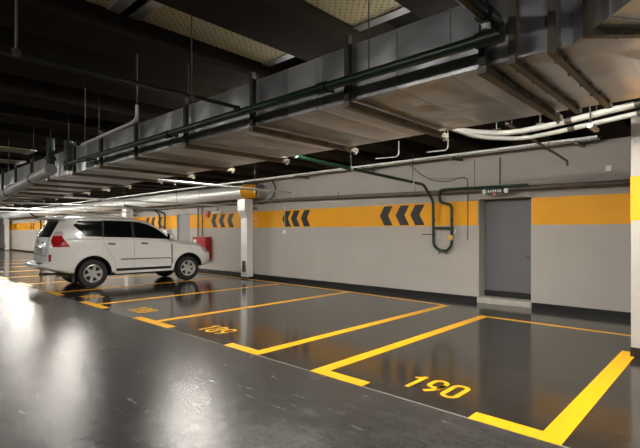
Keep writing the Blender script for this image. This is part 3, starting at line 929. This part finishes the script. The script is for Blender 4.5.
XS = [-1.25 + .02 * k for k in range(6)] + [-1.13 + 4.62 * k / 74 for k in range(75)] + [3.49 + .13 * (k + 1) / 7 for k in range(7)]
grid = []
for x in XS:
    R = ring(x)
    pts = [Vector((shear(x, z), y, z)) for y, z in R]
    left = [bm.verts.new(p) for p in pts]
    right = [left[0]] + [bm.verts.new(Vector((p.x, -p.y, p.z))) for p in pts[1:-1]] + [left[-1]]
    grid.append((left, right))
for (l0, r0), (l1, r1) in zip(grid, grid[1:]):
    n = len(l0)
    for k in range(n - 1):
        for A, B in ((l0, l1), (r0, r1)):
            vs = []
            for v in (A[k], A[k + 1], B[k + 1], B[k]):
                if v not in vs: vs.append(v)
            if len(vs) > 2:
                try: bm.faces.new(vs)
                except ValueError: pass
for (l, r), sgn, bulge in ((grid[0], -1, .05), (grid[-1], 1, .09)):
    n = len(l); NC = 10; rows = []
    for k in range(n):
        if l[k] is r[k]: rows.append([l[k]] * (NC + 1)); continue
        a, b_ = l[k].co, r[k].co; row = [l[k]]
        for j in range(1, NC):
            f = j / NC; p = a.lerp(b_, f); s = 1 - (2 * f - 1) ** 2
            hz = min(1, min(k, n - 1 - k) / 8)
            row.append(bm.verts.new(p + Vector((sgn * bulge * s * hz, 0, 0))))
        row.append(r[k]); rows.append(row)
    for a, b_ in zip(rows, rows[1:]):
        for j in range(NC):
            vs = []
            for v in (a[j], a[j + 1], b_[j + 1], b_[j]):
                if v not in vs: vs.append(v)
            if len(vs) > 2:
                try: bm.faces.new(vs)
                except ValueError: pass
bmesh.ops.remove_doubles(bm, verts=bm.verts[:], dist=1e-5)
bmesh.ops.recalc_face_normals(bm, faces=bm.faces[:])
bvh = BVHTree.FromBMesh(bm)
CAR_YAW = PI / 2 - math.atan2(.0989, 1.823)
rax = Vector((-8.377 * 1.53, 3.031 * 1.53, 0))
rt = Vector((math.cos(math.atan2(.0989, 1.823)), -math.sin(math.atan2(.0989, 1.823)), 0))
car_loc = rax - rt * .915
car = thing('car', car_loc, 'white four-wheel-drive car parked facing the wall', 'car')
car.rotation_euler = (0, 0, CAR_YAW)
body = MB(); body.bm.free(); body.bm = bm
body = body.build('body', [M['carpaint'], M['black']], car, smooth=True, keep=True)
for e_ in body.data.edges: e_.use_edge_sharp = False
# cut the wheel wells
cut = MB()
for wx in WHEELS:
    for s in (-1, 1):
        cut.lathe([(0, .56), (.475, .56), (.475, 1.1), (0, 1.1)], (wx, 0, WR + .015), (0, s, 0), 48)
cutter = cut.build('wheel_well_cutter', M['black'], keep=True)
md = body.modifiers.new('b', 'BOOLEAN'); md.operation = 'DIFFERENCE'; md.object = cutter; md.solver = 'EXACT'
try: md.material_mode = 'TRANSFER'
except Exception: pass
cutter.parent = car; cutter.location = (0, 0, 0)
bpy.context.view_layer.update()
dg = bpy.context.evaluated_depsgraph_get()
new = bpy.data.meshes.new_from_object(body.evaluated_get(dg))
body.modifiers.clear(); old = body.data; body.data = new
bpy.data.objects.remove(cutter)
for p in body.data.polygons:
    p.use_smooth = p.material_index == 0

def project(poly, axis, off, sub=3, thick=0.0):
    """polygon on a side plane -> patch lying on the body. axis 'r'/'l': (x,z); 'b': (y,z) from behind; 'f': from the front; 't': (x,y) from above"""
    m = bmesh.new()
    D = {'r': ((0, -1, 0), lambda a, b_: (a, -3, b_)), 'l': ((0, 1, 0), lambda a, b_: (a, 3, b_)), 'b': ((-1, 0, 0), lambda a, b_: (-4, a, b_)),
         'f': ((1, 0, 0), lambda a, b_: (7, a, b_)), 't': ((0, 0, 1), lambda a, b_: (a, b_, 5))}[axis]
    vs = [m.verts.new(D[1](a, b_)) for a, b_ in poly]
    m.faces.new(vs)
    bmesh.ops.triangulate(m, faces=m.faces[:])
    for k in range(6):
        es = [e_ for e_ in m.edges if e_.calc_length() > sub * .03]
        if not es: break
        bmesh.ops.subdivide_edges(m, edges=es, cuts=1)
        bmesh.ops.triangulate(m, faces=m.faces[:])
    d = Vector(D[0])
    for v in m.verts:
        hit = bvh.ray_cast(v.co, -d)
        if hit[0] is None: hit = bvh.find_nearest(v.co + (-d) * 3)
        v.co = hit[0] + d * off
    bmesh.ops.recalc_face_normals(m, faces=m.faces[:])
    if sum(f.normal.dot(d) for f in m.faces) < 0: bmesh.ops.reverse_faces(m, faces=m.faces[:])
    ret = bmesh.ops.extrude_face_region(m, geom=m.faces[:])
    for g in ret['geom']:
        if isinstance(g, bmesh.types.BMVert): g.co -= d * (off + max(thick, .004))
    o = MB(); o.bm.free(); o.bm = m
    return o
def sideparts(name, poly, m, off=.006, sub=3, thick=0.0):
    r = []
    for ax in ('r', 'l'):
        r.append(project(poly, ax, off, sub, thick).build(name, m, car, smooth=True, keep=True))
    return r
# side glass
sideparts('rear_quarter_window', [(-.46, 1.70), (-.445, 1.735), (-.35, 1.825), (.20, 1.835), (.27, 1.835), (.25, 1.39), (-.16, 1.41)], M['glass'])
sideparts('rear_door_window', [(.315, 1.85), (.65, 1.848), (1.06, 1.838), (1.06, 1.365), (.295, 1.385)], M['glass'])
sideparts('front_door_window', [(1.14, 1.835), (1.30, 1.815), (1.55, 1.755), (1.80, 1.645), (2.02, 1.50), (2.20, 1.345), (2.19, 1.305), (1.14, 1.36)], M['glass'])
# black pillar strips between the panes
sideparts('pillar_trim', [(.262, 1.85), (.32, 1.85), (.30, 1.382), (.246, 1.388)], M['black'], .004)
sideparts('pillar_trim', [(1.055, 1.838), (1.145, 1.835), (1.145, 1.358), (1.055, 1.366)], M['black'], .004)
# chrome strip under the glass, door gaps, door moulding
def gapline(pts, wd, m=M['seam'], name='door_gap', off=.002):
    for q in stroke(pts, wd): pass
    polys = stroke(pts, wd)
    L_ = [p[0] for p in polys] + [polys[-1][1]]; R_ = [p[3] for p in polys] + [polys[-1][2]]
    poly = [(p.x, p.y) for p in L_] + [(p.x, p.y) for p in reversed(R_)]
    sideparts(name, poly, m, off)
gapline([(.25, 1.385), (.26, 1.25), (.42, .98), (.56, .72), (.60, .50)], .007)
gapline([(1.10, 1.36), (1.10, .48)], .007)
gapline([(2.22, 1.28), (2.27, 1.1), (2.27, .60), (2.22, .48)], .003)
sideparts('door_moulding', [(.72, .735), (2.24, .725), (2.24, .755), (.72, .775)], M['seam'], .004)
sideparts('door_moulding', [(.70, .785), (2.24, .762), (2.24, .80), (.70, .825)], M['carpaint'], .012)
for x in (.36, 1.28):
    for s in (-1, 1):
        hh = MB(); yb = .94
        hh.tube([(x, s * .90, 1.20), (x + .03, s * (yb + .025), 1.205), (x + .20, s * (yb + .025), 1.195), (x + .23, s * .90, 1.19)], .013, 8, .02)
        hh.build('door_handle', M['chrome'], car, smooth=True, keep=True)
    sideparts('handle_recess', [(x + .02, 1.225), (x + .21, 1.215), (x + .21, 1.165), (x + .02, 1.175)], M['black'], .002)
# running boards
for s in (-1, 1):
    a, b_ = sorted((s * .80, s * .985))
    MB().box(.56, 2.27, a, b_, .355, .425).build('running_board', M['carpaint'], car, bevel=.015, keep=True)
    a, b_ = sorted((s * .82, s * .975))
    MB().box(.64, 2.20, a, b_, .4255, .435).build('step_tread', M['black'], car, keep=True)
sideparts('sill_trim', [(.60, .50), (2.24, .49), (2.24, .425), (.58, .425)], M['black'], .003)
# rear
project([(-.73, 1.39), (.73, 1.39), (.70, 1.60), (.70, 1.82), (-.70, 1.82), (-.70, 1.60)], 'b', .006).build('rear_window', M['glass'], car, smooth=True, keep=True)
sp = MB(); sp.hexa([Vector(p) for p in ((-1.02, -.66, 1.86), (-1.02, .66, 1.86), (-.66, .72, 1.86), (-.66, -.72, 1.86), (-1.06, -.66, 1.895), (-1.06, .66, 1.895), (-.66, .68, 1.965), (-.66, -.68, 1.965))])
sp = sp.build('roof_spoiler', M['carpaint'], car, bevel=.012, keep=True)
MB().box(-1.052, -1.03, -.12, .12, 1.872, 1.884).build('brake_light', M['tail'], sp, keep=True)
for s in (-1, 1):
    ax = 'r' if s < 0 else 'l'
    tlp = MB()
    poly_side = [(-.93, 1.44), (-.75, 1.44), (-.735, 1.40), (-.70, 1.32), (-.63, 1.20), (-.57, 1.135), (-.985, 1.135), (-.985, 1.3)]
    l = project(poly_side, ax, .014, 2).build('tail_light', M['tail'], car, smooth=True, keep=True)
    project([(-.88, 1.54), (-.73, 1.54), (-.715, 1.48), (-.745, 1.425), (-.94, 1.425)], ax, .018, 2).build('clear_lens', M['tailclear'], l, smooth=True, keep=True)
    project([(-1.05, .94), (-1.0, .94), (-1.0, .76), (-1.05, .76)], ax, .008, 2).build('bumper_reflector', M['tail'], car, smooth=True, keep=True)
    sx = MB().box(-.47, -.455, min(s * .70, s * .92), max(s * .70, s * .92), .20, .46).build('mud_flap', M['black'], car, keep=True)
project([(-.66, .69), (.66, .69), (.64, .715), (-.64, .715)], 'b', .01, 2).build('bumper_step_pad', M['black'], car, keep=True)
pr = project([(-.30, .93), (.30, .93), (.30, 1.07), (-.30, 1.07)], 'b', .004, 2).build('plate_recess', M['black'], car, keep=True)
project([(-.25, .945), (.25, .945), (.25, 1.05), (-.25, 1.05)], 'b', .012, 2).build('number_plate', M['plate'], pr, keep=True)
project([(-.36, 1.085), (.36, 1.085), (.36, 1.135), (-.36, 1.135)], 'b', .022, 2).build('tailgate_garnish', M['chrome'], car, keep=True)
project([(-.66, .895), (.66, .895), (.66, .91), (-.66, .91)], 'b', .003, 2).build('tailgate_gap', M['seam'], car, keep=True)
for yy in (-.66, .66):
    project([(yy - .006, .90), (yy + .006, .90), (yy + .006, 1.37), (yy - .006, 1.37)], 'b', .003, 2).build('tailgate_gap', M['seam'], car, keep=True)
em = MB(); ep = [Vector((-1.11, .085 * math.cos(a), 1.245 + .058 * math.sin(a))) for a in [2 * PI * k / 24 for k in range(25)]]
em.tube(ep, .007, 6); em.tube([(-1.11, .02, 1.285), (-1.11, .035, 1.225), (-1.11, -.055, 1.222)], .007, 6)
em.build('emblem', M['chrome'], car, smooth=True, keep=True)
m = MB()
for k in range(5): m.box(-1.098, -1.085, -.56 + .045 * k, -.53 + .045 * k, 1.235, 1.265)
m.build('tailgate_badge', M['chrome'], car, keep=True)
wp = MB().tube([(-1.03, .05, 1.40), (-1.0, -.2, 1.47), (-.985, -.42, 1.49)], .010, 8).build('rear_wiper', M['black'], car, keep=True)
# front
project([(-.66, 1.33), (.66, 1.33), (.58, 1.80), (-.58, 1.80)], 'f', .006).build('windscreen', M['glass'], car, smooth=True, keep=True)
sideparts('headlight', [(3.22, 1.11), (3.36, 1.09), (3.50, .95), (3.55, .85), (3.44, .85), (3.30, .94)], M['headlight'], .008, 2)
project([(-.42, .72), (.42, .72), (.50, .98), (-.50, .98)], 'f', .012, 2).build('grille', M['chrome'], car, smooth=True, keep=True)
project([(-.5, .52), (.5, .52), (.5, .64), (-.5, .64)], 'f', .006, 2).build('lower_grille', M['black'], car, smooth=True, keep=True)
for s in (-1, 1):
    mm = MB()
    mm.lathe([(0, -.075), (.06, -.07), (.095, -.03), (.10, .02), (.085, .06), (0, .07)], (2.17, s * 1.03, 1.385), (1, 0, 0), 20)
    for v in mm.bm.verts: v.co.z = 1.385 + (v.co.z - 1.385) * .9
    mr = mm.build('wing_mirror', M['carpaint'], car, smooth=True, keep=True)
    MB().tube([(2.14, s * .86, 1.325), (2.16, s * .99, 1.325)], .028, 8).build('mirror_arm', M['black'], mr, smooth=True, keep=True)
    MB().lathe([(0, 0), (.085, 0), (.085, .006), (0, .006)], (2.095, s * 1.03, 1.385), (-1, 0, 0), 20).build('mirror_glass', M['glass'], mr, keep=True)
    rr = MB(); rr.tube([(-.62, s * .655, 1.93), (-.50, s * .655, 1.985), (.2, s * .66, 2.0), (.75, s * .655, 1.98), (.95, s * .65, 1.92)], .016, 10, .12)
    rr.build('roof_rail', M['greypipe'], car, smooth=True, keep=True)
sideparts('hood_gap', [(2.45, 1.185), (3.22, 1.085), (3.22, 1.078), (2.45, 1.178)], M['seam'], .002)
# underbody
m = MB(); m.box(-.55, 3.3, -.60, .60, .28, .46); m.box(-1.10, -.5, -.5, .5, .52, .64)
m.build('underbody', M['black'], car, keep=True)
MB().tube([(.4, -.45, .33), (-.6, -.5, .40), (-1.2, -.5, .42)], .035, 10).build('exhaust_pipe', M['dusty'], car, smooth=True, keep=True)
m = MB()
for wx in WHEELS: m.tube([(wx, -.75, WR), (wx, .75, WR)], .05, 10)
m.build('axle', M['black'], car, smooth=True, keep=True)

# wheels
def make_wheel(wx, s):
    w0, w1 = .665, .915
    o = (wx, 0, WR)
    ax = (0, s, 0)
    t = MB().lathe([(.235, w0 + .02), (.30, w0), (.355, w0 + .012), (.385, w0 + .05), (WR, w0 + .10), (WR, w1 - .09), (.385, w1 - .045), (.36, w1 - .008), (.30, w1 + .002), (.245, w1 - .012), (.238, w1 - .03)], o, ax, 56)
    tyre = t.build('wheel', M['rubber'], car, smooth=True, keep=True)
    r = MB().lathe([(.24, w1 - .02), (.246, w1 - .004), (.238, w1 - .002), (.222, w1 - .02), (.205, w1 - .05), (.20, w0 + .03), (.235, w0 + .02)], o, ax, 56)
    for k in range(6):
        a0 = 2 * PI * k / 6 + .26
        for (r0, h0, d0), (r1, h1, d1) in (((.03, .055, w1 - .028), (.10, .040, w1 - .022)), ((.10, .040, w1 - .022), (.17, .030, w1 - .018)), ((.17, .030, w1 - .018), (.228, .052, w1 - .012))):
            pts = []
            for dep in (.05, 0):
                for (rr, hh_, dd) in ((r0, -h0, d0), (r1, -h1, d1), (r1, h1, d1), (r0, h0, d0)):
                    rad = Vector((math.cos(a0), 0, math.sin(a0))); tan = Vector((-math.sin(a0), 0, math.cos(a0)))
                    p = Vector((wx, 0, WR)) + rad * rr + tan * hh_ + Vector((0, s * (dd - dep), 0))
                    pts.append(p)
            r.hexa(pts)
    rim = r.build('rim', M['alloy'], tyre, smooth=True, keep=True)
    MB().lathe([(0, w1 - .10), (.21, w1 - .10), (.21, w1 - .12), (0, w1 - .12)], o, ax, 40).build('brake_disc', M['black'], tyre, keep=True)
    MB().lathe([(.058, w1 - .03), (.05, w1 - .008), (.02, w1 - .002), (0, w1 - .002)], o, ax, 24).build('hub_cap', M['alloy'], tyre, smooth=True, keep=True)
for wx in WHEELS:
    for s in (-1, 1): make_wheel(wx, s)

for o in scene.objects:
    if '_o' in o: del o['_o']
